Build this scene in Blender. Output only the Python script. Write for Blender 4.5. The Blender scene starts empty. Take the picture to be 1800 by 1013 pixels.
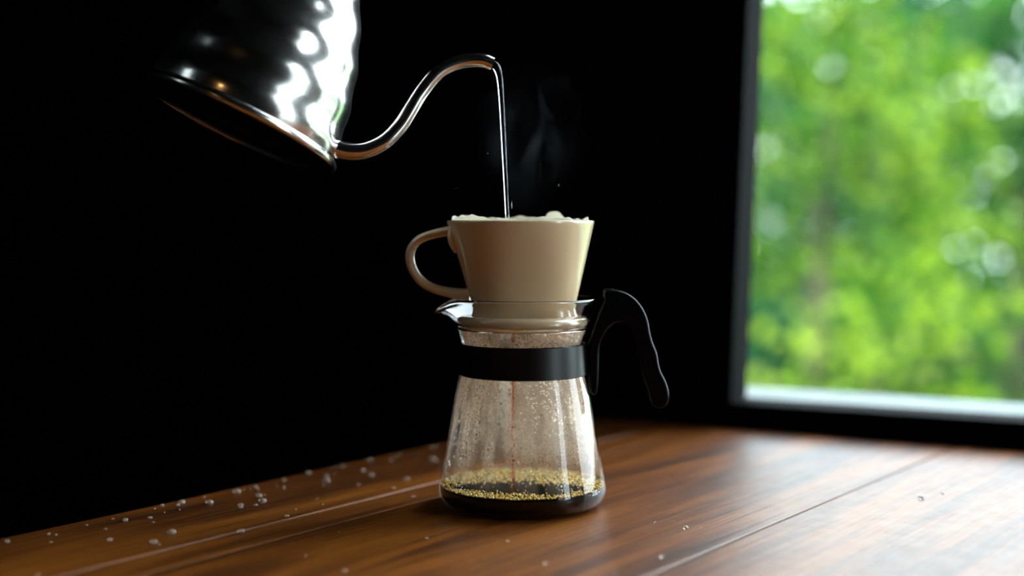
import bpy, bmesh, math, random
import numpy as np
from mathutils import Vector, Matrix

# ------------------------------------------------------------------ camera, sky, sun, exposure
scene = bpy.context.scene
COL = scene.collection
random.seed(7)
rng = np.random.default_rng(11)
F_PX = 2400.0
CAM = Vector((-0.007, -0.886, 0.189))
PITCH = math.radians(3.02)

cam_data = bpy.data.cameras.new('camera')
cam_data.sensor_width = 36.0
cam_data.lens = F_PX * 36.0 / 1800.0
cam_data.clip_start = 0.02
cam_data.clip_end = 200
cam_data.dof.use_dof = True
cam_data.dof.focus_distance = 0.855
cam_data.dof.aperture_fstop = 2.1
cam = bpy.data.objects.new('camera', cam_data)
COL.objects.link(cam)
cam.location = CAM
cam.rotation_euler = (math.pi / 2 - PITCH, 0, 0)
scene.camera = cam

world = bpy.data.worlds.new('overcast_sky')
scene.world = world
world.use_nodes = True
wn = world.node_tree
wn.nodes.clear()
wo = wn.nodes.new('ShaderNodeOutputWorld')
wb = wn.nodes.new('ShaderNodeBackground')
wb.inputs['Color'].default_value = (0.80, 0.91, 1.0, 1)
wb.inputs['Strength'].default_value = 12.0
wn.links.new(wb.outputs[0], wo.inputs[0])

sun_data = bpy.data.lights.new('sun', 'SUN')
sun_data.energy = 8.0
sun_data.angle = math.radians(2.0)
sun_data.color = (1.0, 0.95, 0.82)
sun = bpy.data.objects.new('sun', sun_data)
COL.objects.link(sun)
sun.rotation_euler = Vector((-0.2, 0.8, -0.9)).to_track_quat('-Z', 'Y').to_euler()

vs = scene.view_settings
scene.display_settings.display_device = 'sRGB'
vs.view_transform = 'Standard'
vs.look = 'None'
vs.exposure = 0.0
vs.gamma = 1.0
vs.use_curve_mapping = False


def at(px, py, depth):
    """Point on the ray through a photo pixel, at the given distance along world Y from the camera."""
    x = (px - 900.0) / F_PX
    y = -(py - 506.5) / F_PX
    d = Vector((x, math.cos(PITCH) + y * math.sin(PITCH), y * math.cos(PITCH) - math.sin(PITCH)))
    return CAM + d * (depth / d.y)


# ------------------------------------------------------------------ helpers
def tag(o, label=None, cat=None, group=None, kind=None):
    if label: o['label'] = label
    if cat: o['category'] = cat
    if group: o['group'] = group
    if kind: o['kind'] = kind
    return o


def empty(name, loc=(0, 0, 0), rot=None):
    o = bpy.data.objects.new(name, None)
    o.empty_display_size = 0.02
    COL.objects.link(o)
    if rot is not None:
        o.matrix_world = Matrix.Translation(loc) @ rot.to_4x4()
    else:
        o.location = loc
    return o


def make_mesh(name, verts, faces, mat=None, smooth=True, angle=None):
    me = bpy.data.meshes.new(name)
    me.from_pydata([tuple(v) for v in verts], [], faces)
    me.update()
    if smooth:
        me.polygons.foreach_set('use_smooth', [True] * len(me.polygons))
        if angle is not None:
            me.set_sharp_from_angle(angle=math.radians(angle))
    if mat is not None:
        me.materials.append(mat)
    return me


def obj(name, me, parent=None):
    o = bpy.data.objects.new(name, me)
    COL.objects.link(o)
    if parent is not None:
        o.parent = parent
    return o


def fix_normals(me):
    bm = bmesh.new()
    bm.from_mesh(me)
    bmesh.ops.recalc_face_normals(bm, faces=bm.faces)
    bm.to_mesh(me)
    bm.free()


def lathe(profile, seg=96, closed=False, warp=None):
    """Spin (r, z) pairs round Z. Points with r == 0 become poles."""
    verts, rings = [], []
    for r, z in profile:
        if r < 1e-7:
            rings.append([len(verts)])
            verts.append((0, 0, z))
        else:
            ring = []
            for k in range(seg):
                a = 2 * math.pi * k / seg
                p = (r, a, z)
                if warp:
                    p = warp(*p)
                ring.append(len(verts))
                verts.append((p[0] * math.cos(p[1]), p[0] * math.sin(p[1]), p[2]))
            rings.append(ring)
    faces = []
    pairs = list(zip(rings[:-1], rings[1:]))
    if closed:
        pairs.append((rings[-1], rings[0]))
    for A, B in pairs:
        if len(A) == 1 and len(B) == 1:
            continue
        for k in range(seg):
            k2 = (k + 1) % seg
            if len(A) == 1:
                faces.append((A[0], B[k2], B[k]))
            elif len(B) == 1:
                faces.append((A[k], A[k2], B[0]))
            else:
                faces.append((A[k], A[k2], B[k2], B[k]))
    return verts, faces


def smooth_path(pts, n=8):
    """Catmull-Rom through vectors of any length."""
    P = [np.array(p, float) for p in pts]
    P = [2 * P[0] - P[1]] + P + [2 * P[-1] - P[-2]]
    out = []
    for i in range(1, len(P) - 2):
        p0, p1, p2, p3 = P[i - 1], P[i], P[i + 1], P[i + 2]
        for k in range(n):
            t = k / n
            out.append(0.5 * ((2 * p1) + (-p0 + p2) * t + (2 * p0 - 5 * p1 + 4 * p2 - p3) * t * t
                              + (-p0 + 3 * p1 - 3 * p2 + p3) * t ** 3))
    out.append(P[-2])
    return out


def tube(path, seg=20, cap=True, aspect=1.0, side=None, hollow=None):
    """path: rows of x, y, z, radius. aspect stretches the section along `side`."""
    pts = [Vector(p[:3]) for p in path]
    rad = [float(p[3]) for p in path]
    n = len(pts)
    tans = []
    for i in range(n):
        a, b = pts[max(0, i - 1)], pts[min(n - 1, i + 1)]
        tans.append((b - a).normalized())
    ref = Vector(side) if side else (Vector((0, 1, 0)) if abs(tans[0].y) < 0.9 else Vector((1, 0, 0)))
    verts, faces = [], []

    def skin(scale, flip):
        nonlocal ref
        base = len(verts)
        r0 = ref.copy()
        for i in range(n):
            t = tans[i]
            s = (r0 - t * r0.dot(t)).normalized()
            r0 = s if side is None else r0
            u = t.cross(s)
            for k in range(seg):
                a = 2 * math.pi * k / seg
                verts.append(pts[i] + (s * math.cos(a) * aspect + u * math.sin(a)) * rad[i] * scale)
        for i in range(n - 1):
            for k in range(seg):
                k2 = (k + 1) % seg
                q = (base + i * seg + k, base + i * seg + k2, base + (i + 1) * seg + k2, base + (i + 1) * seg + k)
                faces.append(q[::-1] if flip else q)
        return base
    b = skin(1.0, False)
    if hollow:
        h = skin(hollow, True)
        for base_o, base_i in ((b, h), (b + (n - 1) * seg, h + (n - 1) * seg)):
            for k in range(seg):
                k2 = (k + 1) % seg
                faces.append((base_o + k, base_o + k2, base_i + k2, base_i + k))
    elif cap:
        faces.append(tuple(b + k for k in range(seg))[::-1])
        faces.append(tuple(b + (n - 1) * seg + k for k in range(seg)))
    return verts, faces


def box(x0, x1, y0, y1, z0, z1):
    v = [(x, y, z) for z in (z0, z1) for y in (y0, y1) for x in (x0, x1)]
    f = [(0, 2, 3, 1), (4, 5, 7, 6), (0, 1, 5, 4), (2, 6, 7, 3), (0, 4, 6, 2), (1, 3, 7, 5)]
    return v, f


def prism(poly, h0, h1, axis='y'):
    """Extrude a 2-D outline; axis 'y' puts it in the XZ plane, axis 'z' in XY."""
    n = len(poly)
    if axis == 'y':
        v = [(p[0], h0, p[1]) for p in poly] + [(p[0], h1, p[1]) for p in poly]
    else:
        v = [(p[0], p[1], h0) for p in poly] + [(p[0], p[1], h1) for p in poly]
    f = [tuple(range(n))[::-1], tuple(range(n, 2 * n))]
    for i in range(n):
        j = (i + 1) % n
        f.append((i, j, n + j, n + i))
    return v, f


def join(*parts):
    V, Fc = [], []
    for v, f in parts:
        b = len(V)
        V += [tuple(x) for x in v]
        Fc += [tuple(b + i for i in q) for q in f]
    return V, Fc


def bevel(o, w, seg=3, angle=30):
    m = o.modifiers.new('edge_round', 'BEVEL')
    m.width = w
    m.segments = seg
    m.limit_method = 'ANGLE'
    m.angle_limit = math.radians(angle)
    return o


# ------------------------------------------------------------------ materials
class NT:
    def __init__(self, name):
        self.m = bpy.data.materials.new(name)
        self.m.use_nodes = True
        self.t = self.m.node_tree
        self.t.nodes.clear()
        self.out = self.t.nodes.new('ShaderNodeOutputMaterial')

    def n(self, kind, ins=None, **props):
        nd = self.t.nodes.new(kind)
        for k, v in props.items():
            setattr(nd, k, v)
        for k, v in (ins or {}).items():
            self.set(nd, k, v)
        return nd

    def set(self, nd, key, v):
        s = nd.inputs[key]
        if isinstance(v, bpy.types.NodeSocket):
            self.t.links.new(v, s)
        else:
            s.default_value = v

    def math(self, op, a, b=0.0, clamp=False):
        nd = self.n('ShaderNodeMath', {0: a, 1: b}, operation=op)
        nd.use_clamp = clamp
        return nd.outputs[0]

    def ramp(self, fac, stops):
        nd = self.n('ShaderNodeValToRGB', {'Fac': fac})
        el = nd.color_ramp.elements
        while len(el) < len(stops):
            el.new(0.5)
        for e, (p, c) in zip(el, stops):
            e.position = p
            e.color = (*c, 1) if len(c) == 3 else c
        return nd.outputs[0]

    def done(self, shader, disp=None):
        self.t.links.new(shader, self.out.inputs['Surface'])
        return self.m


def principled(name, color, rough=0.5, metal=0.0, **kw):
    t = NT(name)
    p = t.n('ShaderNodeBsdfPrincipled', {'Base Color': (*color, 1), 'Roughness': rough, 'Metallic': metal})
    for k, v in kw.items():
        t.set(p, k.replace('_', ' '), v)
    return t.done(p.outputs[0])


def noisy(name, c0, c1, scale, rough, metal=0.0, bump=0.0, stretch=(1, 1, 1), spec=0.5):
    t = NT(name)
    tc = t.n('ShaderNodeTexCoord')
    mp = t.n('ShaderNodeMapping', {'Vector': tc.outputs['Object'], 'Scale': stretch})
    nz = t.n('ShaderNodeTexNoise', {'Vector': mp.outputs[0], 'Scale': scale, 'Detail': 5.0})
    col = t.ramp(nz.outputs[0], [(0.3, c0), (0.7, c1)])
    p = t.n('ShaderNodeBsdfPrincipled', {'Base Color': col, 'Roughness': rough, 'Metallic': metal,
                                         'Specular IOR Level': spec})
    if bump:
        b = t.n('ShaderNodeBump', {'Height': nz.outputs[0], 'Strength': bump, 'Distance': 0.002})
        t.set(p, 'Normal', b.outputs[0])
    return t.done(p.outputs[0])


def wood_material():
    t = NT('varnished_wood')
    tc = t.n('ShaderNodeTexCoord')
    oi = t.n('ShaderNodeObjectInfo')
    off = t.n('ShaderNodeCombineXYZ', {'X': t.math('MULTIPLY', oi.outputs['Random'], 9.0),
                                       'Y': t.math('MULTIPLY', oi.outputs['Random'], 3.0), 'Z': 0.0})
    add = t.n('ShaderNodeVectorMath', {0: tc.outputs['Object'], 1: off.outputs[0]}, operation='ADD')
    m1 = t.n('ShaderNodeMapping', {'Vector': add.outputs[0], 'Scale': (2.0, 16.0, 16.0)})
    n1 = t.n('ShaderNodeTexNoise', {'Vector': m1.outputs[0], 'Scale': 1.6, 'Detail': 6.0, 'Distortion': 1.1})
    m2 = t.n('ShaderNodeMapping', {'Vector': add.outputs[0], 'Scale': (9.0, 260.0, 260.0)})
    n2 = t.n('ShaderNodeTexNoise', {'Vector': m2.outputs[0], 'Scale': 1.0, 'Detail': 4.0})
    n3 = t.n('ShaderNodeTexNoise', {'Vector': add.outputs[0], 'Scale': 60.0, 'Detail': 6.0, 'Roughness': 0.7})
    f = t.math('ADD', t.math('MULTIPLY', n1.outputs[0], 0.62), t.math('MULTIPLY', n2.outputs[0], 0.44))
    col = t.ramp(f, [(0.34, (0.018, 0.004, 0.0008)), (0.50, (0.135, 0.035, 0.0035)),
                     (0.66, (0.28, 0.083, 0.007)), (0.85, (0.40, 0.14, 0.018))])
    # old pale scuffs in the varnish
    m4 = t.n('ShaderNodeMapping', {'Vector': add.outputs[0], 'Scale': (14.0, 60.0, 60.0)})
    n4 = t.n('ShaderNodeTexNoise', {'Vector': m4.outputs[0], 'Scale': 1.0, 'Detail': 8.0, 'Roughness': 0.75})
    scuff = t.math('MULTIPLY', t.math('SUBTRACT', n4.outputs[0], 0.63, True), 2.2, True)
    mix = t.n('ShaderNodeMix', {'Factor': scuff, 6: col, 7: (0.42, 0.30, 0.20, 1)}, data_type='RGBA')
    rough = t.math('ADD', t.math('MULTIPLY', n3.outputs[0], 0.22), 0.34)
    h = t.math('ADD', t.math('MULTIPLY', n2.outputs[0], 0.6), t.math('MULTIPLY', n3.outputs[0], 0.5))
    b = t.n('ShaderNodeBump', {'Height': h, 'Strength': 0.35, 'Distance': 0.0012})
    p = t.n('ShaderNodeBsdfPrincipled', {'Base Color': mix.outputs[2], 'Roughness': rough,
                                         'Normal': b.outputs[0], 'IOR': 1.5, 'Specular IOR Level': 0.24})
    return t.done(p.outputs[0])


def glass_material(name, color=(1, 1, 1), ior=1.47, rough=0.0):
    t = NT(name)
    g = t.n('ShaderNodeBsdfGlass', {'Color': (*color, 1), 'IOR': ior, 'Roughness': rough})
    return t.done(g.outputs[0])


def pane_material():
    t = NT('window_glass')
    fr = t.n('ShaderNodeFresnel', {'IOR': 1.12})
    tr = t.n('ShaderNodeBsdfTransparent', {'Color': (0.96, 0.98, 0.97, 1)})
    gl = t.n('ShaderNodeBsdfGlossy', {'Color': (1, 1, 1, 1), 'Roughness': 0.02})
    mx = t.n('ShaderNodeMixShader', {0: fr.outputs[0], 1: tr.outputs[0], 2: gl.outputs[0]})
    return t.done(mx.outputs[0])


def mist_material():
    """Fine condensation: a veil of tiny droplets with clear dots and clear run-down tracks."""
    t = NT('condensation_mist')
    tc = t.n('ShaderNodeTexCoord')
    v1 = t.n('ShaderNodeTexVoronoi', {'Vector': tc.outputs['Object'], 'Scale': 620.0})
    v2 = t.n('ShaderNodeTexVoronoi', {'Vector': tc.outputs['Object'], 'Scale': 230.0})
    mp = t.n('ShaderNodeMapping', {'Vector': tc.outputs['Object'], 'Scale': (60, 60, 5)})
    nz = t.n('ShaderNodeTexNoise', {'Vector': mp.outputs[0], 'Scale': 1.0, 'Detail': 4.0})
    nb = t.n('ShaderNodeTexNoise', {'Vector': tc.outputs['Object'], 'Scale': 28.0, 'Detail': 3.0})
    small = t.math('SMOOTH_MIN', t.math('MULTIPLY', v1.outputs['Distance'], 1.9), 1.0)
    big = t.math('MULTIPLY', t.math('SUBTRACT', v2.outputs['Distance'], 0.14, True), 9.0, True)
    track = t.math('MULTIPLY', t.math('SUBTRACT', nz.outputs[0], 0.36, True), 8.0, True)
    sx = t.n('ShaderNodeSeparateXYZ', {0: tc.outputs['Object']})
    up = t.math('MULTIPLY', t.math('SUBTRACT', sx.outputs['Z'], 0.018, True), 28.0, True)
    dens = t.math('MULTIPLY', t.math('ADD', t.math('MULTIPLY', nb.outputs[0], 0.8), 0.5), up)
    f = t.math('MULTIPLY', t.math('MULTIPLY', small, big), t.math('MULTIPLY', track, dens), True)
    tr = t.n('ShaderNodeBsdfTransparent')
    d1 = t.n('ShaderNodeBsdfDiffuse', {'Color': (0.93, 0.74, 0.57, 1)})
    d2 = t.n('ShaderNodeBsdfTranslucent', {'Color': (0.93, 0.74, 0.57, 1)})
    dd = t.n('ShaderNodeMixShader', {0: 0.62, 1: d1.outputs[0], 2: d2.outputs[0]})
    mx = t.n('ShaderNodeMixShader', {0: f, 1: tr.outputs[0], 2: dd.outputs[0]})
    return t.done(mx.outputs[0])


def paper_material():
    t = NT('filter_paper')
    d1 = t.n('ShaderNodeBsdfDiffuse', {'Color': (0.88, 0.84, 0.74, 1)})
    d2 = t.n('ShaderNodeBsdfTranslucent', {'Color': (0.88, 0.84, 0.72, 1)})
    dd = t.n('ShaderNodeMixShader', {0: 0.58, 1: d1.outputs[0], 2: d2.outputs[0]})
    return t.done(dd.outputs[0])


def leaf_material(name, dark, mid, light):
    t = NT(name)
    g = t.n('ShaderNodeNewGeometry')
    tc = t.n('ShaderNodeTexCoord')
    nz = t.n('ShaderNodeTexNoise', {'Vector': tc.outputs['Object'], 'Scale': 2.2, 'Detail': 2.0})
    ti = t.n('ShaderNodeAttribute', attribute_name='tint')
    f = t.math('ADD', t.math('MULTIPLY', g.outputs['Random Per Island'], 0.15), t.math('MULTIPLY', ti.outputs['Fac'], 0.75))
    f = t.math('ADD', f, t.math('MULTIPLY', t.math('SUBTRACT', nz.outputs[0], 0.4), 0.8))
    col = t.ramp(f, [(0.15, dark), (0.45, mid), (0.85, light)])
    d1 = t.n('ShaderNodeBsdfPrincipled', {'Base Color': col, 'Roughness': 0.35, 'Specular IOR Level': 0.12})
    d2 = t.n('ShaderNodeBsdfTranslucent', {'Color': col})
    dd = t.n('ShaderNodeMixShader', {0: 0.4, 1: d1.outputs[0], 2: d2.outputs[0]})
    return t.done(dd.outputs[0])


def steel_material():
    t = NT('brushed_steel')
    tc = t.n('ShaderNodeTexCoord')
    mp = t.n('ShaderNodeMapping', {'Vector': tc.outputs['Object'], 'Scale': (1, 1, 22)})
    nz = t.n('ShaderNodeTexNoise', {'Vector': mp.outputs[0], 'Scale': 70.0, 'Detail': 3.0})
    r = t.math('ADD', t.math('MULTIPLY', nz.outputs[0], 0.10), 0.12)
    p = t.n('ShaderNodeBsdfPrincipled', {'Base Color': (0.72, 0.70, 0.68, 1), 'Metallic': 1.0, 'Roughness': r})
    return t.done(p.outputs[0])


def foam_material():
    t = NT('coffee_foam')
    g = t.n('ShaderNodeNewGeometry')
    col = t.ramp(g.outputs['Random Per Island'], [(0.0, (0.68, 0.34, 0.02)), (0.5, (0.95, 0.62, 0.09)), (1.0, (1.0, 0.92, 0.55))])
    p = t.n('ShaderNodeBsdfPrincipled', {'Base Color': col, 'Roughness': 0.12, 'IOR': 1.33, 'Transmission Weight': 0.05})
    return t.done(p.outputs[0])


M_WOOD = wood_material()
M_WOOD_DARK = noisy('dark_wood', (0.012, 0.006, 0.003), (0.03, 0.014, 0.007), 6, 0.5, stretch=(1, 8, 8))
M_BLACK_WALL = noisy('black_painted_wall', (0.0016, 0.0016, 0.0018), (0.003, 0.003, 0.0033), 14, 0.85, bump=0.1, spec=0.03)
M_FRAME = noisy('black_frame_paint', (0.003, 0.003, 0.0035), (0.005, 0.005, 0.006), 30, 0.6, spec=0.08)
M_SILL = noisy('pale_stone_sill', (0.055, 0.072, 0.07), (0.085, 0.105, 0.10), 30, 0.8)
M_FLOOR = noisy('dark_floor', (0.012, 0.009, 0.007), (0.022, 0.016, 0.012), 8, 0.6, stretch=(1, 7, 1))
M_PANE = pane_material()
M_STEEL = steel_material()
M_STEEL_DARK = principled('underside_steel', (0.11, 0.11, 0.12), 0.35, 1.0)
M_BLACK = principled('black_plastic', (0.0025, 0.0025, 0.003), 0.27, Specular_IOR_Level=0.09)
M_BAND = principled('black_band_plastic', (0.0025, 0.0025, 0.003), 0.36, Specular_IOR_Level=0.3)
M_CERAMIC = principled('cream_glazed_ceramic', (0.66, 0.50, 0.31), 0.13, Coat_Weight=0.5, Coat_Roughness=0.04,
                       Subsurface_Weight=0.0)
M_GLASS = glass_material('heatproof_glass', (0.985, 0.99, 0.99))
def thin_glass():
    t = NT('thin_blown_glass')
    lw = t.n('ShaderNodeLayerWeight', {'Blend': 0.5})
    f1 = t.math('MULTIPLY', t.math('POWER', lw.outputs['Facing'], 4.0), 0.75)
    f = t.math('ADD', f1, 0.03, True)
    tr = t.n('ShaderNodeBsdfTransparent', {'Color': (0.975, 0.985, 0.98, 1)})
    gl = t.n('ShaderNodeBsdfGlossy', {'Color': (1, 1, 1, 1), 'Roughness': 0.015})
    mx = t.n('ShaderNodeMixShader', {0: f, 1: tr.outputs[0], 2: gl.outputs[0]})
    return t.done(mx.outputs[0])


M_GLASS_THIN = thin_glass()
M_WATER = glass_material('clear_water', (1, 1, 1), 1.33)
M_MIST = mist_material()
M_DROPS = glass_material('condensed_water', (1, 0.97, 0.92), 1.33)
M_COFFEE = principled('black_coffee', (0.004, 0.0018, 0.0008), 0.04, Specular_IOR_Level=0.15)
M_COFFEE_THIN = glass_material('amber_coffee', (0.85, 0.42, 0.10), 1.33)
M_FOAM = foam_material()
M_PAPER = paper_material()
M_GROUNDS = noisy('wet_coffee_grounds', (0.02, 0.008, 0.003), (0.06, 0.028, 0.012), 300, 0.45, bump=0.6)
M_PRINT = principled('white_print', (0.85, 0.85, 0.85), 0.5)
M_LAWN = noisy('garden_grass', (0.02, 0.07, 0.015), (0.06, 0.16, 0.03), 3, 0.8)
M_BARK = noisy('tree_bark', (0.035, 0.025, 0.018), (0.09, 0.07, 0.05), 20, 0.9, bump=0.5, stretch=(3, 3, 0.6))
M_PAVING = noisy('bounce_paving', (0.34, 0.33, 0.31), (0.42, 0.41, 0.39), 4, 0.8)  # for the unseen slabs that bounce pale light into the room
M_SKY_BLOCK = noisy('sky_block_grey', (0.24, 0.24, 0.235), (0.30, 0.30, 0.295), 3, 0.85)  # for the unseen walls that screen off the sky
M_CRUMB = principled('white_crumb', (0.95, 0.96, 0.98), 0.25, Transmission_Weight=0.5, IOR=1.3)

# ------------------------------------------------------------------ the room
CORNER = Vector((0.049, 0.399, 0))                       # where table edge meets the window wall
W = Vector((0.879, -0.477, 0)).normalized()              # along the window wall
N_OUT = Vector((0.477, 0.879, 0)).normalized()           # out of the room through the window
ROOM = Matrix(((W.x, N_OUT.x, 0), (W.y, N_OUT.y, 0), (0, 0, 1)))   # local x along wall, y outwards
room_m = Matrix.Translation(CORNER) @ ROOM.to_4x4()


def room_obj(name, vf, mat, parent=None, kind='structure', bev=None, smooth=False):
    me = make_mesh(name, vf[0], vf[1], mat, smooth)
    fix_normals(me)
    o = obj(name, me, parent)
    if parent is None:
        o.matrix_world = room_m
        if kind:
            o['kind'] = kind
    if bev:
        bevel(o, bev, 2)
    return o


S_MIN, S_MAX, D_MIN = -2.6, 3.9, -3.6
Z_FLOOR, Z_CEIL = -0.75, 3.10
T = 0.045                                                # wall thickness
G = 0.002
LEAN = 0.036                                             # the old frame stands a little out of plumb


def wall_hit(px, py, y):
    """Where a photo pixel's ray meets the plane parallel to the window wall at local offset y."""
    d = at(px, py, 1.0) - CAM
    t = ((CORNER - CAM).dot(N_OUT) + y) / d.dot(N_OUT)
    q = room_m.inverted() @ (CAM + d * t)
    return q.x, q.z


WIN_S0, WIN_Z0 = wall_hit(1312, 698, T)
WIN_S1, WIN_Z1 = 0.98, 1.95
top_s0 = WIN_S0 + LEAN * (WIN_Z1 - WIN_Z0)


def wall_with_hole(name, y0, y1, s0, s1, hole, z0=None, z1=None):
    z0 = Z_FLOOR if z0 is None else z0
    z1 = Z_CEIL if z1 is None else z1
    wv = []
    for y in (y0, y1):
        wv += [(s0, y, z0), (s1, y, z0), (s1, y, z1), (s0, y, z1)] + [(h[0], y, h[1]) for h in hole]
    wf = []
    for i in range(4):
        j = (i + 1) % 4
        wf += [(i, j, 4 + j, 4 + i), (8 + i, 12 + i, 12 + j, 8 + j), (i, 8 + i, 8 + j, j), (4 + i, 4 + j, 12 + j, 12 + i)]
    return wv, wf


def rect(a, b, c, d):
    return [(a, c), (b, c), (b, d), (a, d)]


room_obj('floor', box(S_MIN - T, S_MAX + T, D_MIN - T, T, Z_FLOOR - 0.08, Z_FLOOR), M_FLOOR)
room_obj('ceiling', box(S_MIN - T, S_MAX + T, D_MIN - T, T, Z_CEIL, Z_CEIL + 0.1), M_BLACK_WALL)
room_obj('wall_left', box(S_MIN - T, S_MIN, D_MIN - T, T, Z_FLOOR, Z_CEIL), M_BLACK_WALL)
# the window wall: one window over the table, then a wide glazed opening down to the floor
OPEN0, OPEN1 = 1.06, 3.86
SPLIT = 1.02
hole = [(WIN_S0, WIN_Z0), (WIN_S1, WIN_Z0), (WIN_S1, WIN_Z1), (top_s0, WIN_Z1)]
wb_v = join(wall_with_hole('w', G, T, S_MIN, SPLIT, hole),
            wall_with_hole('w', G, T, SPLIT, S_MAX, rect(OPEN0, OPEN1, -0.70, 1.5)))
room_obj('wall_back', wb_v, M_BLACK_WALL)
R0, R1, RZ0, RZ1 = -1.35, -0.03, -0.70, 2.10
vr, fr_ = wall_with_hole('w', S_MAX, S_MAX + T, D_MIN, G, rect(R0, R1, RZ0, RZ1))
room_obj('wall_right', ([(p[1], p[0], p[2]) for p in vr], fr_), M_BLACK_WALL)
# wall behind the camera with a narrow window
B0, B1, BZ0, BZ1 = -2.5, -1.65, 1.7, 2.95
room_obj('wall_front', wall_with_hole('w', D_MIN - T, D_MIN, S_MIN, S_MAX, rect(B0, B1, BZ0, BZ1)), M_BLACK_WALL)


def glazed(name, s0, s1, z0, z1, y, mull, swap=False, first=True, bars=()):
    w = tag(empty(name), kind='structure')
    w.matrix_world = room_m
    sw = (lambda vf: ([(p[1], p[0], p[2]) for p in vf[0]], vf[1])) if swap else (lambda vf: vf)
    fw = 0.03
    cuts = [s0] + [m - fw / 2 for m in mull for _ in (0,)] + [s1]
    if first:
        room_obj('window_jamb', sw(box(s0, s0 + fw, y - .015, y + .015, z0, z1)), M_FRAME, w)
    room_obj('window_jamb', sw(box(s1 - fw, s1, y - .015, y + .015, z0, z1)), M_FRAME, w)
    for m in mull:
        room_obj('mullion', sw(box(m - fw / 2, m + fw / 2, y - .015, y + .015, z0, z1)), M_FRAME, w)
    for k in bars:
        room_obj('glazing_bar', sw(box(s0 + fw, s1 - fw, y - .010, y + .010, k - .01, k + .01)), M_FRAME, w)
    e = [s0 + (fw if first else 0.004)]
    for m in mull:
        e += [m - fw / 2, m + fw / 2]
    e.append(s1 - fw)
    for a, b in zip(e[0::2], e[1::2]):
        vf = box(a, b, y - .002, y + .002, z0, z1)
        if not first:                                    # follows the leaning jamb, let into it
            vf = ([(p[0] if p[0] > (a + b) / 2 else s0 - .006 + LEAN * (p[2] - z0), p[1], p[2]) for p in vf[0]], vf[1])
        room_obj('pane', sw(vf), M_PANE, w)
    return w


win = glazed('window_1', WIN_S0, WIN_S1, WIN_Z0, WIN_Z1, T - 0.02, (), first=False)
room_obj('window_sill', box(WIN_S0 - 0.03, WIN_S1 + 0.03, T + 0.001, T + 0.085, WIN_Z0 - 0.03, WIN_Z0 - 0.001), M_SILL, win)
glazed('window_2', OPEN0, OPEN1, -0.70, 1.5, T - 0.02, (1.96, 2.86))
glazed('window_3', R0, R1, RZ0, RZ1, S_MAX + T - 0.02, (-0.74,), swap=True)
glazed('window_4', B0, B1, BZ0, BZ1, D_MIN - 0.02, ((B0 + B1) / 2,))

# portals: they give no light, they only tell the renderer where the sky comes in
for (s0, s1, z0, z1, y, dr_) in ((WIN_S0, WIN_S1, WIN_Z0, WIN_Z1, T + 0.01, -N_OUT), (OPEN0, OPEN1, -.7, 1.5, T + 0.01, -N_OUT),
                                 (B0, B1, BZ0, BZ1, D_MIN - T - 0.01, N_OUT), (R0, R1, RZ0, RZ1, None, -W)):
    ld = bpy.data.lights.new('window_portal', 'AREA')
    ld.shape = 'RECTANGLE'
    ld.size, ld.size_y = s1 - s0 + 0.1, z1 - z0 + 0.1
    ld.cycles.is_portal = True
    lo = bpy.data.objects.new('window_portal', ld)
    COL.objects.link(lo)
    c = room_m @ (Vector(((s0 + s1) / 2, y, (z0 + z1) / 2)) if y is not None else Vector((S_MAX + T + .01, (s0 + s1) / 2, (z0 + z1) / 2)))
    lo.matrix_world = Matrix.Translation(c) @ dr_.to_track_quat('-Z', 'Y').to_matrix().to_4x4()

# ------------------------------------------------------------------ the garden outside, plus unseen slabs and walls added for the light
tr2 = obj('bounce_terrace', make_mesh('bounce_terrace', *box(S_MAX + T + .01, 8.0, -6.5, T + 0.09, -3.2, -0.78), M_PAVING, False))  # unseen pale slab, added to bounce light and whiten low reflections
tr2.matrix_world = room_m
tr2['kind'] = 'structure'
tr_ = obj('bounce_terrace', make_mesh('bounce_terrace', *box(1.0, 8.0, T + 0.09, 2.8, -3.2, -0.78), M_PAVING, False))  # second added bounce slab, outside the floor-length glazing
tr_.matrix_world = room_m
tr_['kind'] = 'structure'
for nm, bx_ in (('sky_block_wall', box(8.0, 8.15, -6.5, -0.9, -0.78, 4.6)), ('sky_block_wall', box(-4.5, 1.5, D_MIN - 1.6, D_MIN - 1.45, -3.2, 5.6))):  # unseen walls added to block sky and dim the side windows
    gw = obj(nm, make_mesh(nm, *bx_, M_SKY_BLOCK, False))
    gw.matrix_world = room_m
    gw['kind'] = 'structure'
gm = make_mesh('ground', *box(-30, 60, 0.4, 70, -3.4, -3.2), M_LAWN, False)
gr = obj('ground', gm)
gr.matrix_world = room_m
gr['kind'] = 'structure'


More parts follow.
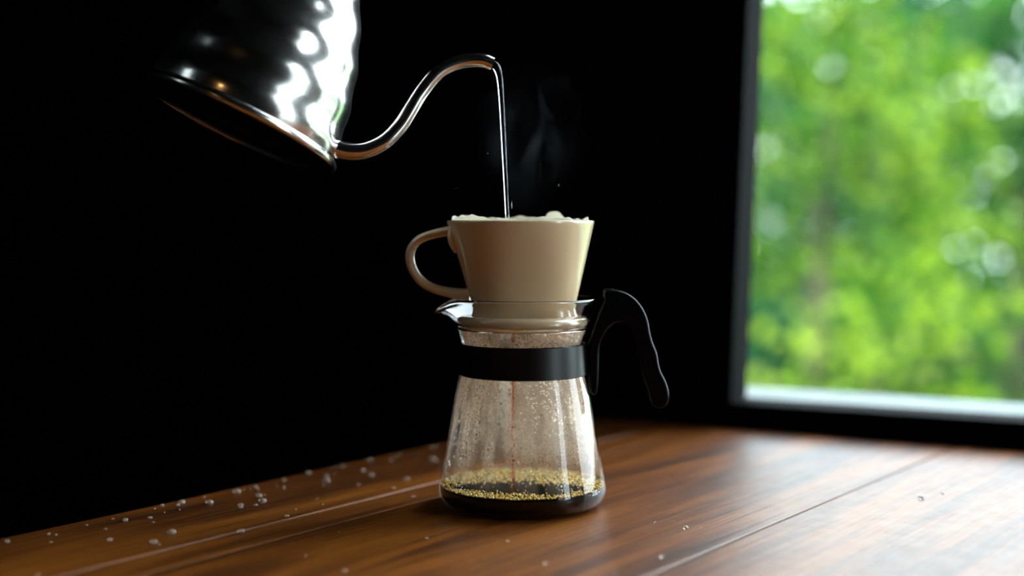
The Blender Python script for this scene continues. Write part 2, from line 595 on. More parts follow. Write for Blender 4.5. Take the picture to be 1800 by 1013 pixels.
def tree(name, label, px, depth, top, width, mat, n_cl, seed, zlow=-1.2, leaf=0.06, per=34):
    r = np.random.default_rng(seed)
    x = CAM.x + (px - 900) / F_PX * depth
    y = CAM.y + depth
    root = empty(name, (x, y, -3.2))
    H = top + 3.2
    # trunk with a few boughs
    parts = []
    path = smooth_path([(0, 0, 0, .10), (.04, .02, H * .3, .08), (-.03, .03, H * .6, .055), (.03, 0, H * .92, .015)], 5)
    parts.append(tube(path, 10))
    for k in range(9):
        a = r.uniform(0, 6.28)
        z = H * r.uniform(.35, .8)
        L = width * r.uniform(.35, .5)
        p = smooth_path([(0, 0, z, .03), (math.cos(a) * L * .5, math.sin(a) * L * .4, z + L * .35, .02),
                         (math.cos(a) * L, math.sin(a) * L * .8, z + L * .55, .006)], 4)
        parts.append(tube(p, 7))
    tv, tf = join(*parts)
    obj('trunk', make_mesh('trunk', tv, tf, M_BARK), root)
    # crown: clusters of bent leaves
    c = np.stack([np.clip(r.normal(0, .36, n_cl), -.62, .62) * width, np.clip(r.normal(0, .25, n_cl), -.45, .45) * width, r.uniform(zlow + 3.2, H, n_cl)], 1)
    hh = (c[:, 2] - (zlow + 3.2)) / (H - zlow - 3.2)
    c[:, :2] *= (1.05 - .55 * hh ** 2)[:, None]
    cen = np.repeat(c, per, 0)
    pos = cen + r.normal(0, 1, cen.shape) * np.array([.12, .12, .085])
    n = len(pos)
    d1 = r.normal(0, 1, (n, 3)); d1[:, 2] -= .5
    d1 /= np.linalg.norm(d1, axis=1)[:, None]
    d2 = np.cross(d1, r.normal(0, 1, (n, 3)))
    d2 /= np.linalg.norm(d2, axis=1)[:, None]
    d3 = np.cross(d1, d2)
    L = leaf * r.uniform(.6, 1.25, n)[:, None]
    q = np.stack([pos, pos + d1 * L * .5 + d2 * L * .3 + d3 * L * .08, pos + d1 * L,
                  pos + d1 * L * .5 - d2 * L * .3 + d3 * L * .08], 1).reshape(-1, 3)
    me = bpy.data.meshes.new('foliage')
    me.vertices.add(4 * n)
    me.vertices.foreach_set('co', q.astype(np.float32).ravel())
    idx = np.arange(4 * n).reshape(n, 4)
    tri = np.concatenate([idx[:, [0, 1, 2]], idx[:, [0, 2, 3]]], 1).reshape(-1)
    me.loops.add(6 * n)
    me.loops.foreach_set('vertex_index', tri.astype(np.int32))
    me.polygons.add(2 * n)
    me.polygons.foreach_set('loop_start', np.arange(0, 6 * n, 3, dtype=np.int32))
    me.update(calc_edges=True)
    me.validate()
    ta = me.attributes.new('tint', 'FLOAT', 'POINT')
    ta.data.foreach_set('value', np.repeat(np.repeat(r.random(n_cl), per), 4).astype(np.float32))
    me.materials.append(mat)
    o = obj('foliage', me, root)
    o['kind'] = 'stuff'
    tag(root, label, 'tree', 'trees in the garden')
    return root


L_YELLOW = leaf_material('yellow_green_leaf', (0.003, 0.032, 0.001), (0.026, 0.100, 0.002), (0.20, 0.30, 0.018))
L_MID = leaf_material('fresh_green_leaf', (0.0003, 0.012, 0.002), (0.004, 0.055, 0.005), (0.065, 0.17, 0.014))
L_DEEP = leaf_material('deep_green_leaf', (0.0002, 0.010, 0.004), (0.001, 0.035, 0.012), (0.008, 0.10, 0.040))
tree('garden_tree', 'yellow-green leafy tree close outside the window', 1450, 5.0, 1.05, 1.15, L_YELLOW, 150, 3, -1.4, .07, 40)
tree('garden_tree', 'fresh green leafy tree beside the yellow-green one outside', 1810, 6.35, 1.25, 1.25, L_MID, 190, 4, -1.5, .07, 40)
tree('garden_tree', 'deep green tree standing behind the yellow-green tree', 1640, 8.7, 1.65, 2.0, L_DEEP, 520, 5, -2.2, .09, 40)
tree('garden_tree', 'deep green tree half hidden behind the window jamb', 1330, 10.7, 1.85, 1.8, L_DEEP, 560, 6, -2.2, .09)
tree('garden_tree', 'deep green tree beyond the fresh green one outside', 2200, 10.6, 1.5, 1.8, L_DEEP, 420, 8, -2.2, .09)

tree('garden_tree', 'fresh green tree far behind the black wall beside the window', 1010, 13.2, 2.0, 1.7, L_MID, 330, 12, -2.2, .09)
tree('garden_tree', 'yellow-green tree far behind the black wall beside the window', 640, 9.0, 1.5, 1.7, L_YELLOW, 300, 13, -2.2, .09)
tree('garden_tree', 'deep green tree at the far end behind the black wall', 220, 11.8, 1.8, 2.0, L_DEEP, 330, 14, -2.2, .09)

# ------------------------------------------------------------------ the table
U = Vector((0.587, 0.8096, 0)).normalized()              # plank direction
V_ = Vector((U.y, -U.x, 0))                              # across the planks, to the right
TABLE = Matrix(((U.x, -V_.x, 0), (U.y, -V_.y, 0), (0, 0, 1)))
table = empty('wooden_table', (0, 0, Z_FLOOR), TABLE)
tag(table, 'brown varnished plank table set against the black window wall', 'table')
TZ = -Z_FLOOR                                            # table surface in table coordinates
c_u, c_v = CORNER.dot(U), CORNER.dot(V_)
wu, wv_ = W.dot(U), W.dot(V_)


def wall_u(v):
    """How far along the plank direction the window wall stands at a given v."""
    return c_u + (v - c_v) / wv_ * wu - 0.003


edges = [-0.1946, -0.095, -0.062, 0.157, 0.376, 0.595, 0.80]
NEAR = -1.35
for i, (a, b) in enumerate(zip(edges[:-1], edges[1:])):
    g = 0.0007
    a2, b2 = a + g, b - g
    poly = [(NEAR, -a2), (NEAR, -b2), (wall_u(b2), -b2), (wall_u(a2), -a2)]
    me = make_mesh('plank', *prism(poly, TZ - 0.032, TZ - (0.0004 if i == 1 else 0.0), 'z'), M_WOOD, False)
    fix_normals(me)
    bevel(obj('plank', me, table), 0.0013, 2)
apron = join(box(NEAR + 0.08, wall_u(-0.12) - 0.08, 0.13, 0.15, TZ - 0.11, TZ - 0.032),
             box(NEAR + 0.08, wall_u(0.7) - 0.08, -0.72, -0.70, TZ - 0.11, TZ - 0.032),
             box(NEAR + 0.08, NEAR + 0.10, -0.70, 0.13, TZ - 0.11, TZ - 0.032))
obj('apron', make_mesh('apron', *apron, M_WOOD_DARK, False), table)
for lu, lv in ((NEAR + 0.06, 0.10), (NEAR + 0.06, -0.73), (wall_u(-0.12) - 0.16, 0.10), (wall_u(0.7) - 0.14, -0.73)):
    v, f = box(lu, lu + 0.06, lv, lv + 0.06, 0, TZ - 0.032)
    bevel(obj('leg', make_mesh('leg', v, f, M_WOOD_DARK, False), table), 0.004)

# a short dry split in one plank
spx = [(1712, 1002), (1740, 980), (1776, 954)]
cr = []
for px, py in spx:
    q = at(px, py, CAM.z / ((py - 380) / F_PX))
    cr.append((q.dot(U), q.dot(Vector((-V_.x, -V_.y, 0)))))
wd = [0.00015, 0.0005, 0.0001]
crv = [(p[0], p[1] - w, TZ + 0.00006) for p, w in zip(cr, wd)] + [(p[0], p[1] + w, TZ + 0.00006) for p, w in zip(cr, wd)]
obj('crack', make_mesh('crack', crv, [(0, 1, 4, 3), (1, 2, 5, 4)], M_WOOD_DARK, False), table)

# ------------------------------------------------------------------ the glass carafe
carafe = empty('coffee_carafe')
tag(carafe, 'glass coffee carafe with black band and handle standing on the table', 'carafe')
SPOUT_A = math.pi


def spout_warp(r, a, z):
    d = abs((a - SPOUT_A + math.pi) % (2 * math.pi) - math.pi)
    w = max(0.0, min(1.0, (z - 0.1165) / 0.0185))
    b = math.exp(-(d / 0.34) ** 2) * w ** 1.5
    pinch = math.exp(-((d - 0.62) / 0.25) ** 2) * w * 0.0012
    return (r + 0.0095 * b - pinch, a, z - 0.0095 * b * w)


outer = [(0.0, 0.0014), (0.036, 0.0012), (0.0415, 0.0), (0.0455, 0.0003), (0.0495, 0.0019), (0.0527, 0.0050), (0.0546, 0.0092),
         (0.0548, 0.0128), (0.0539, 0.018), (0.0523, 0.026), (0.0506, 0.035), (0.0485, 0.047), (0.0467, 0.058),
         (0.0448, 0.070), (0.0430, 0.079), (0.0413, 0.0862), (0.0400, 0.0915), (0.0393, 0.097), (0.0390, 0.102),
         (0.0394, 0.1065), (0.0412, 0.1118), (0.0436, 0.1180), (0.0458, 0.1240), (0.0476, 0.1295), (0.0489, 0.1333)]
outer = [tuple(p) for p in smooth_path(outer, 3)]
GT = 0.0015
lip = [(0.0493, 0.1348), (0.0491, 0.1359), (0.0483, 0.1363), (0.0474, 0.1357)]
inner = []
for i in range(len(outer) - 1, -1, -1):
    r, z = outer[i]
    a = outer[max(0, i - 1)]
    b = outer[min(len(outer) - 1, i + 1)]
    tx, tz = b[0] - a[0], b[1] - a[1]
    L = math.hypot(tx, tz)
    r2, z2 = r - tz / L * GT, z + tx / L * (GT + (0.0002 if z < 0.003 else 0))
    if r < 1e-6:
        r2 = 0.0
    inner.append((max(r2, 0.0), z2))
ZC = 0.1172                                             # collar and lip are thick glass, the bulb below is blown thin
low = [p for p in outer if p[1] < ZC or p[0] < 0.03]
up_o = [low[-1]] + [p for p in outer if p[1] >= ZC]
up_i = [p for p in inner if p[1] >= ZC - 0.0008]
lv_, lf_ = lathe(low, 128, warp=spout_warp)
uv_, uf_ = lathe(up_o + lip + up_i, 128, closed=True, warp=spout_warp)
gv, gf = join((lv_, lf_), (uv_, uf_))
gme = make_mesh('glass_body', gv, gf, None)
gme.materials.append(M_GLASS_THIN)
gme.materials.append(M_GLASS)
fix_normals(gme)
gme.polygons.foreach_set('material_index', [0] * len(lf_) + [1] * len(uf_))
obj('glass_body', gme, carafe)
inner_up = inner[::-1]


def inner_r(z):
    zs = [p[1] for p in inner_up]
    rs = [p[0] for p in inner_up]
    return float(np.interp(z, zs, rs))


def outer_r(z):
    return float(np.interp(z, [p[1] for p in outer], [p[0] for p in outer]))


# mist of condensation on the inside
mv, mf = lathe([(inner_r(z) - 0.00012, z) for z in np.linspace(0.0175, 0.1155, 50)], 96)
mist = obj('condensation_mist', make_mesh('condensation_mist', mv, mf, M_MIST), carafe)
mist['kind'] = 'stuff'
# larger drops hanging on the inside
ico = bmesh.new()
bmesh.ops.create_icosphere(ico, subdivisions=2, radius=1.0)
ICO_V = np.array([v.co[:] for v in ico.verts])
ICO_F = np.array([[v.index for v in f.verts] for f in ico.faces])
ico.free()
ico = bmesh.new()
bmesh.ops.create_icosphere(ico, subdivisions=1, radius=1.0)
ICO1_V = np.array([v.co[:] for v in ico.verts])
ICO1_F = np.array([[v.index for v in f.verts] for f in ico.faces])
ico.free()


def blobs(name, mats, mat, low=False):
    """One mesh from many ellipsoids; mats are 3x3 + translation."""
    bv, bf = (ICO1_V, ICO1_F) if low else (ICO_V, ICO_F)
    V = np.concatenate([bv @ np.array(A).T + np.array(t) for A, t in mats])
    Fc = np.concatenate([bf + k * len(bv) for k in range(len(mats))])
    me = bpy.data.meshes.new(name)
    me.from_pydata(V.tolist(), [], Fc.tolist())
    me.polygons.foreach_set('use_smooth', [True] * len(me.polygons))
    me.materials.append(mat)
    return me


drops = []
for k in range(1500):
    z = rng.uniform(0.02, 0.116)
    if 0.082 < z < 0.106:
        continue
    a = rng.uniform(0, 2 * math.pi)
    s = 0.00022 + 0.0006 * rng.random() ** 4
    st = rng.uniform(1.0, 1.5) if rng.random() < .85 else rng.uniform(1.8, 4.0)
    r = inner_r(z) - 0.0002
    e_r = np.array([math.cos(a), math.sin(a), 0]); e_t = np.array([-math.sin(a), math.cos(a), 0]); e_z = np.array([0, 0, 1.0])
    A = np.stack([e_r * s * .45, e_t * s, e_z * s * st], 1)
    drops.append((A, e_r * (r - s * .45) + e_z * z))
dr = obj('condensation_drops', blobs('condensation_drops', drops, M_DROPS), carafe)
dr['kind'] = 'stuff'

# black band round the neck
band_prof = [(0.0402, 0.0867), (0.0413, 0.0862), (0.0422, 0.0868), (0.0418, 0.094), (0.0415, 0.100), (0.0412, 0.1062),
             (0.0404, 0.1068), (0.0396, 0.1062), (0.0394, 0.102), (0.0397, 0.097), (0.0404, 0.0915)]
bv, bf = lathe(band_prof, 96, closed=True)
bme = make_mesh('band', bv, bf, M_BAND, True, 40)
fix_normals(bme)
obj('band', bme, carafe)

# handle: outline taken at the carafe's own depth
def hx(px, py):
    p = at(px, py, 0.886)
    return (p.x, p.z)


h_out = [hx(*p) for p in ((1062, 528), (1061, 511), (1076, 509), (1096, 513), (1114, 524), (1128, 541), (1137, 562),
                          (1141, 584), (1146, 602), (1153, 620), (1156, 638), (1160, 652), (1168, 668), (1173, 684),
                          (1174, 700), (1169, 711), (1158, 716), (1147, 712), (1141, 700), (1137, 682), (1129, 662),
                          (1126, 645), (1122, 626), (1116, 608), (1111, 590), (1105, 574), (1094, 566), (1080, 567),
                          (1067, 577), (1057, 594), (1052, 612), (1051, 650), (1049, 684), (1045, 692), (1039, 690), (1036, 680),
                          (1035, 655), (1033, 630), (1033, 608), (1040, 590), (1049, 560))]
h_s = smooth_path([(*p, 0) for p in h_out + [h_out[0]]], 3)[:-1]
hv, hf = prism([(p[0], p[1]) for p in h_s], -0.0075, 0.0075, 'y')
hme = make_mesh('handle', hv, hf, M_BLACK, True, 50)
fix_normals(hme)
handle = bevel(obj('handle', hme, carafe), 0.0028, 4, 60)
# little hook that grips the glass rim
cx0, cz0 = hx(1050, 536)
cx1, cz1 = hx(1078, 509)
clip = obj('clip', make_mesh('clip', *box(cx0 + .0035, cx1, -0.006, 0.006, cz0 + .004, cz1 + 0.0005), M_BLACK, False), handle)
bevel(clip, 0.0012, 2)
# printed volume mark on the glass
tcu = bpy.data.curves.new('mark', 'FONT')
tcu.body = '200 –'
tcu.size = 0.0046
tcu.align_x = 'CENTER'
tob = bpy.data.objects.new('mark', tcu)
COL.objects.link(tob)
dg = bpy.context.evaluated_depsgraph_get()
dg.update()
tme = bpy.data.meshes.new_from_object(tob.evaluated_get(dg))
bpy.data.objects.remove(tob)
A0 = math.radians(-32)
for v in tme.vertices:
    z = 0.0125 + v.co.y
    r = outer_r(z) + 0.00012
    a = A0 + v.co.x / 0.0545
    v.co = (r * math.cos(a), r * math.sin(a), z)
tme.materials.clear()
tme.materials.append(M_PRINT)
tme.name = 'volume_mark'
tag(obj('volume_mark', tme, carafe), label='small white printed volume mark')

# ------------------------------------------------------------------ coffee in the carafe
coffee = empty('brewed_coffee')
tag(coffee, 'black coffee with golden bubbles in the bottom of the carafe', 'coffee')
LEVEL = 0.0142
wall_in = 0.0006
prof = [(0, outer[0][1] + wall_in)] + [(max(r - wall_in, 0.001), z + (wall_in if r < 0.05 else 0.0001)) for r, z in outer if z < LEVEL and r > .004]
prof += [(outer_r(LEVEL) - wall_in, LEVEL), (outer_r(LEVEL) - .003, LEVEL - 0.0004), (0, LEVEL - 0.0004)]
cv, cf = lathe(prof, 96)
cme = make_mesh('liquid', cv, cf, M_COFFEE, True, 40)
fix_normals(cme)
obj('liquid', cme, coffee)
foam = []
RI = outer_r(LEVEL) - 0.0008
tries = 0
while len(foam) < 4200 and tries < 60000:
    tries += 1
    a = rng.uniform(0, 2 * math.pi)
    r = RI * math.sqrt(rng.random())
    x, y = r * math.cos(a), r * math.sin(a)
    wob = 0.18 * math.sin(3 * a + 1) + 0.12 * math.sin(7 * a)
    e = math.hypot((x - 0.001) / 0.036, (y + 0.014) / 0.020) + wob
    if e < 1.0 and rng.random() > 0.02:
        continue
    if 1.0 < e < 1.25 and rng.random() < .4:
        continue
    s = 0.0003 + 0.0007 * rng.random() ** 2.2
    if r > RI - s:
        continue
    edge = max(0, (r - RI + .006) / .006)
    foam.append((np.diag([s, s, s * .85]), (x, y, LEVEL - 0.0003 + 0.0012 * edge * rng.random())))
fo = obj('foam_bubbles', blobs('foam_bubbles', foam, M_FOAM, True), coffee)
fo['kind'] = 'stuff'
# thin thread of coffee running from dripper to pot
p = smooth_path([(-0.006, 0, 0.1165, .0011), (-0.0062, 0, 0.09, .0008), (-0.0064, 0, 0.05, .0009), (-0.0062, 0, LEVEL - .0008, .0013)], 6)
tv, tf = tube(p, 10)
tag(obj('coffee_thread', make_mesh('coffee_thread', tv, tf, M_COFFEE_THIN)),
    'thin amber thread of coffee falling inside the carafe', 'coffee')

# ------------------------------------------------------------------ ceramic dripper
dripper = empty('coffee_dripper', (0, 0, 0.1185))
tag(dripper, 'cream glazed ceramic dripper with loop handle sitting in the carafe', 'dripper')
D0 = 0.1185


def drip_section(z, off, seg=96):
    t = (z - 0.1245) / (0.186 - 0.1245)
    t = max(-.2, min(1.05, t))
    rx = 0.0318 + (0.0481 - 0.0318) * t
    ry = 0.0215 + (0.0481 - 0.0215) * t ** 0.9 if t > 0 else 0.0215
    if t < 0.12:
        fl = (0.12 - t) / 0.12
        rx += 0.003 * fl * fl
        ry += 0.003 * fl * fl
    cx = 0.0012 - 0.0028 * t
    e = 2.0 + 0.5 * (1 - t)
    out = []
    for k in range(seg):
        a = 2 * math.pi * k / seg
        ca, sa = math.cos(a), math.sin(a)
        s = (abs(ca) ** e + abs(sa) ** e) ** (-1 / e)
        out.append((cx + (rx - off) * ca * s, (ry - off) * sa * s, z - D0))
    return out


def loft(sections, cap0=False, cap1=False):
    V, Fc = [], []
    n = len(sections[0])
    for s in sections:
        V += s
    for i in range(len(sections) - 1):
        for k in range(n):
            k2 = (k + 1) % n
            Fc.append((i * n + k, i * n + k2, (i + 1) * n + k2, (i + 1) * n + k))
    if cap0:
        Fc.append(tuple(range(n))[::-1])
    if cap1:
        Fc.append(tuple((len(sections) - 1) * n + k for k in range(n)))
    return V, Fc


secs = [drip_section(z, 0) for z in np.linspace(0.1245, 0.1845, 26)]
secs += [drip_section(0.1857, 0.0002), drip_section(0.1863, 0.0011), drip_section(0.1861, 0.0022), drip_section(0.1850, 0.0031)]
secs += [drip_section(z, 0.0034) for z in np.linspace(0.183, 0.130, 16)]
dv, df = loft(secs, True, True)
dme = make_mesh('cone_body', dv, df, M_CERAMIC, True, 60)
fix_normals(dme)
obj('cone_body', dme, dripper)
fl_prof = [(0.0, 0.1182), (0.040, 0.1180), (0.0418, 0.1186), (0.0426, 0.1200), (0.0424, 0.1220), (0.0408, 0.1238), (0.037, 0.1247), (0.030, 0.1249), (0, 0.1249)]
fl_prof = [(r, z - D0) for r, z in fl_prof]
fv, ff = lathe(fl_prof, 96)
fme = make_mesh('base_flange', fv, ff, M_CERAMIC, True, 50)
fix_normals(fme)
obj('base_flange', fme, dripper)


def dl(px, py, y=0.0):
    p = at(px, py, 0.886 + y)
    return (p.x, p.y, p.z - D0)


hp = [(*dl(806, 404), .0036), (*dl(786, 407), .0033), (*dl(762, 412), .0030), (*dl(738, 421), .0030), (*dl(724, 436), .0031),
      (*dl(721, 456), .0032), (*dl(728, 478), .0032), (*dl(744, 497), .0032), (*dl(768, 509), .0032), (*dl(796, 515), .0036),
      (*dl(826, 519), .0044)]
hv, hf = tube(smooth_path(hp, 7), 20, aspect=1.7, side=(0, 1, 0))
hme = make_mesh('handle', hv, hf, M_CERAMIC, True, 60)
fix_normals(hme)
hob = obj('handle', hme, dripper)
# leaf-shaped fillet where the handle springs from the cone
lp = [(*dl(792, 404, -.010), .0016), (*dl(795, 418, -.011), .0032), (*dl(799, 432, -.011), .0030), (*dl(802, 444, -.010), .0014)]
lv, lf = tube(smooth_path(lp, 6), 14)
lv2, lf2 = tube(smooth_path([(*dl(797, 403, .010), .0016), (*dl(800, 418, .010), .0030), (*dl(804, 440, .009), .0014)], 6), 14)
obj('fillet', make_mesh('fillet', *join((lv, lf), (lv2, lf2)), M_CERAMIC), hob)

# paper filter standing in the cone
seg = 140
rows = 14
pv, pf = [], []
for j in range(rows + 1):
    t = j / rows
    for k in range(seg):
        a = 2 * math.pi * k / seg
        d_tab = (a - math.radians(55) + math.pi) % (2 * math.pi) - math.pi
        tab = max(0.0, 1 - (abs(d_tab) / 0.20) ** 4)
        topz = 0.1877 + 0.0009 * math.sin(5 * a + 0.7) + 0.0006 * math.sin(13 * a) + 0.0004 * math.sin(29 * a) + 0.0008 * (-math.cos(a))
        topz += tab * (0.0040 + 0.0014 * math.cos(d_tab * 9))
        z = 0.131 + (topz - 0.131) * t
        off = 0.0040 + (0.0016 * tab * t) + 0.0004 * math.sin(17 * a) * t + 0.0003
        p = drip_section(min(z, 0.188), off, seg)[k]
        pv.append((p[0], p[1], z))
for j in range(rows):
    for k in range(seg):
        k2 = (k + 1) % seg
        pf.append((j * seg + k, j * seg + k2, (j + 1) * seg + k2, (j + 1) * seg + k))
pf.append(tuple(range(seg))[::-1])
po = obj('paper_filter', make_mesh('paper_filter', pv, pf, M_PAPER, True, 60))
sm = po.modifiers.new('paper_thickness', 'SOLIDIFY')
sm.thickness = 0.00025
tag(po, 'white paper filter with folded tab standing inside the dripper', 'paper filter')
# wet grounds in the filter
g_secs = [[(p[0], p[1], z) for p in drip_section(z, 0.0052)] for z in (0.1335, 0.145, 0.158, 0.170)]
g_secs.append([(p[0] * .8, p[1] * .8, 0.1712) for p in drip_section(0.170, 0.0052)])
g_secs.append([(p[0] * .3, p[1] * .3, 0.1708) for p in drip_section(0.170, 0.0052)])
tag(obj('wet_coffee_grounds', make_mesh('wet_coffee_grounds', *loft(g_secs, True, True), M_GROUNDS)),
    'dark wet coffee grounds inside the paper filter', 'coffee')

# ------------------------------------------------------------------ pouring kettle
K_AXIS = Vector((0.411, 0.17, 0.912)).normalized()
KX = Vector((0.912, 0.0, -0.411))
KX = (KX - K_AXIS * KX.dot(K_AXIS)).normalized()
KY = K_AXIS.cross(KX)
KROT = Matrix((KX, KY, K_AXIS)).transposed()
K_DEPTH = 0.862
K_BASE = at(416, 222, K_DEPTH)
kettle = empty('pouring_kettle', K_BASE, KROT)
tag(kettle, 'ribbed stainless steel gooseneck kettle tilted to pour above the dripper', 'kettle')
K_INV = kettle.matrix_world.inverted() if False else (Matrix.Translation(K_BASE) @ KROT.to_4x4()).inverted()
RB = 0.0645
prof = [(0.0, 0.004), (RB - 0.010, 0.004)]
body = []
H_K = 0.110
nring = 5
for i in range(90):
    t = i / 89
    z = 0.004 + t * (H_K - 0.004)
    ph = (z / 0.0255) % 1.0
    bulge = 0.0006 - 0.0006 * math.cos(2 * math.pi * ph)
    tt = z / 0.128                                       # domed like a beehive
    r = RB - 0.0012 - 0.0025 * tt - 0.037 * tt * tt + bulge
    body.append((r, z))
body_in = [(r - 0.0012, z) for r, z in body[::-1]]
kv, kf = lathe(body + body_in, 128, closed=True)
kme = make_mesh('body', kv, kf, M_STEEL, True, 40)
fix_normals(kme)
obj('body', kme, kettle)
rim = [(RB - 0.004, 0.0056), (RB + 0.0004, 0.0055), (RB + 0.0017, 0.0046), (RB + 0.0025, 0.0032), (RB + 0.0027, 0.0018), (RB + 0.0024, 0.0004), (RB + 0.0014, -0.0006),
       (RB - 0.0008, -0.0006), (RB - 0.0020, 0.0010), (RB - 0.004, 0.0022)]
rv, rf = lathe(rim, 128, closed=True)
rme = make_mesh('base_rim', rv, rf, M_STEEL, True, 50)
fix_normals(rme)
obj('base_rim', rme, kettle)
bot = [(0, 0.0020), (0.040, 0.0020), (0.042, 0.0028), (0.046, 0.0028), (0.048, 0.0018), (RB - 0.003, 0.0018), (RB - .003, 0.004), (0, 0.004)]
bv, bf = lathe(bot, 96)
bme = make_mesh('bottom_plate', bv, bf, M_STEEL_DARK, True, 40)
fix_normals(bme)
obj('bottom_plate', bme, kettle)


def kl(px, py, depth):
    p = K_INV @ at(px, py, depth)
    return (p.x, p.y, p.z)


sp = [(570, 254, .862, .0064), (592, 262, .863, .0057), (616, 267, .864, .0052), (645, 264, .866, .0050), (676, 249, .868, .0048),
      (702, 223, .871, .0047), (722, 192, .873, .0046), (742, 160, .876, .0045), (766, 131, .878, .0044), (794, 114, .881, .0043),
      (824, 107, .884, .0043), (848, 107, .885, .0044), (865, 113, .886, .0043)]
sp = [(*kl(a, b, c), r * 1.1) for a, b, c, r in sp]
sv, sf = tube(smooth_path(sp, 7), 24, hollow=0.84)
sme = make_mesh('spout', sv, sf, M_STEEL, True, 60)
fix_normals(sme)
obj('spout', sme, kettle)
lid_prof = [(0, H_K + 0.014), (0.012, H_K + 0.0135), (0.028, H_K + 0.009), (0.0355, H_K + 0.003), (0.0368, H_K + 0.001),
            (0.0368, H_K - 0.0), (0.033, H_K - 0.0), (0, H_K - 0.0)]
lv, lf = lathe(lid_prof, 96)
lme = make_mesh('lid', lv, lf, M_STEEL, True, 40)
fix_normals(lme)
lid = obj('lid', lme, kettle)
kn = [(0, H_K + 0.034), (0.008, H_K + 0.033), (0.011, H_K + 0.028), (0.0095, H_K + 0.022), (0.006, H_K + 0.018), (0.006, H_K + 0.0135), (0, H_K + 0.0135)]
nv, nf = lathe(kn, 48)
nme = make_mesh('knob', nv, nf, M_BLACK)
fix_normals(nme)
obj('knob', nme, lid)
hp = [(-0.036, 0, 0.100, .006), (-0.048, 0, 0.134, .007), (-0.068, 0, 0.160, .0085), (-0.094, 0, 0.166, .0095),
      (-0.116, 0, 0.150, .0100), (-0.126, 0, 0.120, .0095), (-0.130, 0, 0.100, .007)]
hv, hf = tube(smooth_path(hp, 7), 18, aspect=1.25, side=(0, 1, 0))
hme = make_mesh('handle', hv, hf, M_BLACK, True, 60)
fix_normals(hme)
obj('handle', hme, kettle)

# the falling water
stream_px = [(864, 112, .0028), (872, 117, .0026), (877, 130, .0021), (880, 152, .0018), (883, 200, .0016), (886, 260, .00145),
             (889, 320, .0013), (892, 384, .0012)]
sp = [(*at(a, b, .886), r) for a, b, r in stream_px]
sp.append((sp[-1][0] + .0008, sp[-1][1], 0.1700, .0014))
wv1, wf1 = tube(smooth_path(sp, 6), 16)
wme = make_mesh('water_stream', wv1, wf1, M_WATER)
fix_normals(wme)
tag(obj('water_stream', wme), 'thin clear stream of water falling from the spout', 'water')

# ------------------------------------------------------------------ pendant lamp behind the camera
lamp = empty('pendant_lamp', (-0.75, -2.1, 1.0))
tag(lamp, 'black pendant lamp with a warm bulb hanging from the dark ceiling', 'lamp')
sh = [(0.018, 0.13), (0.03, 0.125), (0.07, 0.07), (0.11, 0.0), (0.1085, 0.0), (0.068, 0.069), (0.029, 0.122), (0.018, 0.127)]
sv, sf = lathe(sh, 48, closed=True)
sme = make_mesh('lamp_shade', sv, sf, M_BLACK, True, 40)
fix_normals(sme)
obj('lamp_shade', sme, lamp)
cv, cf = tube([(0, 0, 0.12, .003), (0, 0, Z_CEIL - 1.0, .003)], 8)
obj('cord', make_mesh('cord', cv, cf, M_BLACK), lamp)
bt = NT('warm_bulb')
be = bt.n('ShaderNodeEmission', {'Color': (1.0, 0.55, 0.18, 1), 'Strength': 45.0})
M_BULB = bt.done(be.outputs[0])
bv, bf = lathe([(0, -0.012), (0.016, -0.008), (0.028, 0.01), (0.030, 0.03), (0.022, 0.055), (0.012, 0.075), (0.012, 0.11), (0, 0.11)], 32)
obj('bulb', make_mesh('bulb', bv, bf, M_BULB), lamp)

# ------------------------------------------------------------------ small things
M_BEAD = principled('glint_tinted_bead', (0.92, 0.82, 0.68), 0.10, Transmission_Weight=0.75, IOR=1.33)  # pale base colour stands in for glints on clear water
bead = blobs('water_bead', [(np.diag([1, 1, .62]), (0, 0, 0.38))], M_BEAD)
bead_n = 0
for k in range(170):
    if k < 120:                                          # thick along the far edge of the table
        v = -0.19 + abs(rng.normal(0, 0.035))
        u = rng.uniform(-0.42, 0.30)
    else:
        v = rng.uniform(-0.15, 0.16)
        u = rng.uniform(-0.30, 0.02)
    p = U * u + V_ * v
    if math.hypot(p.x, p.y) < 0.062 or v > .15:
        continue
    if min(abs(v - e) for e in edges) < .003:
        continue
    s = (0.0007 + 0.0024 * rng.random() ** 2.6) * (1.0 if k < 120 else 0.55)
    o = obj('water_bead', bead)
    o.location = (p.x, p.y, 0.0)
    o.scale = (s, s * rng.uniform(.8, 1.2), s)
    tag(o, 'tiny water bead with a painted-in glint lying on the brown table top', 'water drop', 'water beads on the table')
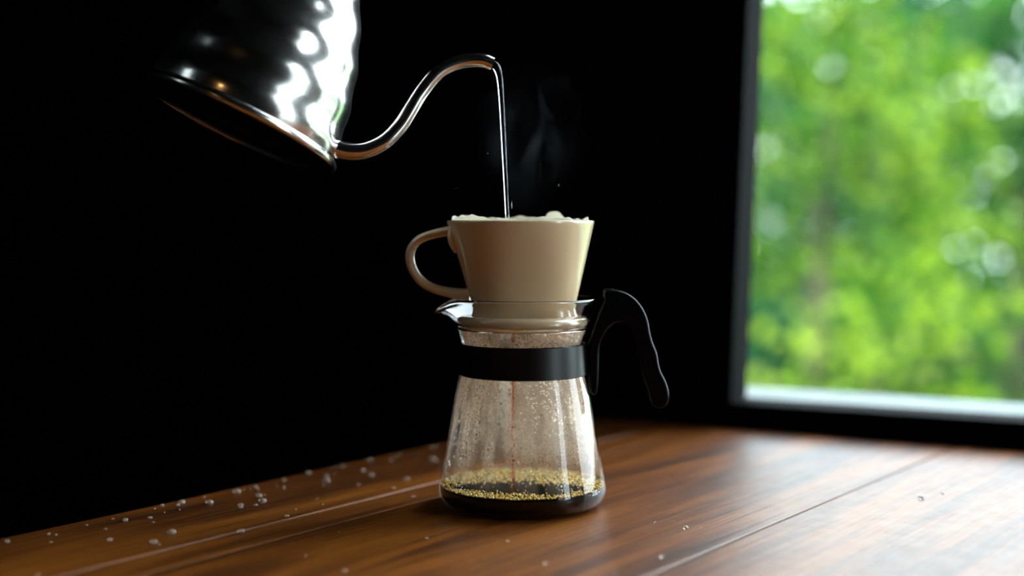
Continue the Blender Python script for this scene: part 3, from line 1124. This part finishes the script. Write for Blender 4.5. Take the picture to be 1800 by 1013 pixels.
for i, (px, py, s, lab) in enumerate(((1619, 882, .0022, 'larger white crumb on the pale shining part of the table'),
                                      (1657, 873, .0012, 'smaller white crumb beside the larger crumb on the table'))):
    o = obj('crumb', blobs('crumb', [(np.diag([1, .8, .6]), (0, 0, .55)), (np.diag([.6, .6, .45]), (.6, .2, .4))], M_CRUMB))
    depth = CAM.z / ((py - 380) / F_PX)
    q = at(px, py, depth)
    o.location = (q.x, q.y, 0)
    o.scale = (s, s, s)
    tag(o, lab, 'crumb')
for (px, py, L, tilt) in ((802, 332, .0020, 1.5), (858, 268, .0010, .4), (900, 360, .0026, 0.0), (983, 325, .0012, .5)):
    o = obj('splash_drop', blobs('splash_drop', [(np.diag([.00018, .00018, L]), (0, 0, 0))], M_WATER))
    o.location = at(px, py, .886)
    o.rotation_euler = (0, tilt, 0)
    tag(o, 'tiny splash drop flying in the air above the dripper', 'water drop', 'splash drops in the air')

# faint steam curling off the dripper
t = NT('steam')
tc = t.n('ShaderNodeTexCoord')
mp = t.n('ShaderNodeMapping', {'Vector': tc.outputs['Object'], 'Scale': (1.0, 1.0, 0.45)})
n1 = t.n('ShaderNodeTexNoise', {'Vector': mp.outputs[0], 'Scale': 42.0, 'Detail': 2.0, 'Distortion': 1.4})
ln = t.n('ShaderNodeVectorMath', {0: tc.outputs['Object'], 1: (27.0, 45.0, 17.0)}, operation='MULTIPLY')
le = t.n('ShaderNodeVectorMath', {0: ln.outputs[0]}, operation='LENGTH')
fade = t.math('SUBTRACT', 1.0, le.outputs['Value'], True)
ds = t.math('MULTIPLY', t.math('MULTIPLY', t.math('SUBTRACT', n1.outputs[0], 0.52, True), 15.0), fade)
vol = t.n('ShaderNodeVolumeScatter', {'Color': (0.80, 0.9, 1.0, 1), 'Density': ds, 'Anisotropy': 0.3})
t.t.links.new(vol.outputs[0], t.out.inputs['Volume'])
st = obj('steam', blobs('steam', [(np.diag([.036, .021, .057]), (0, 0, 0))], t.m))
st.location = (0.004, 0.0, 0.2465)
tag(st, 'faint wisp of steam rising above the dripper', 'steam', kind='stuff')
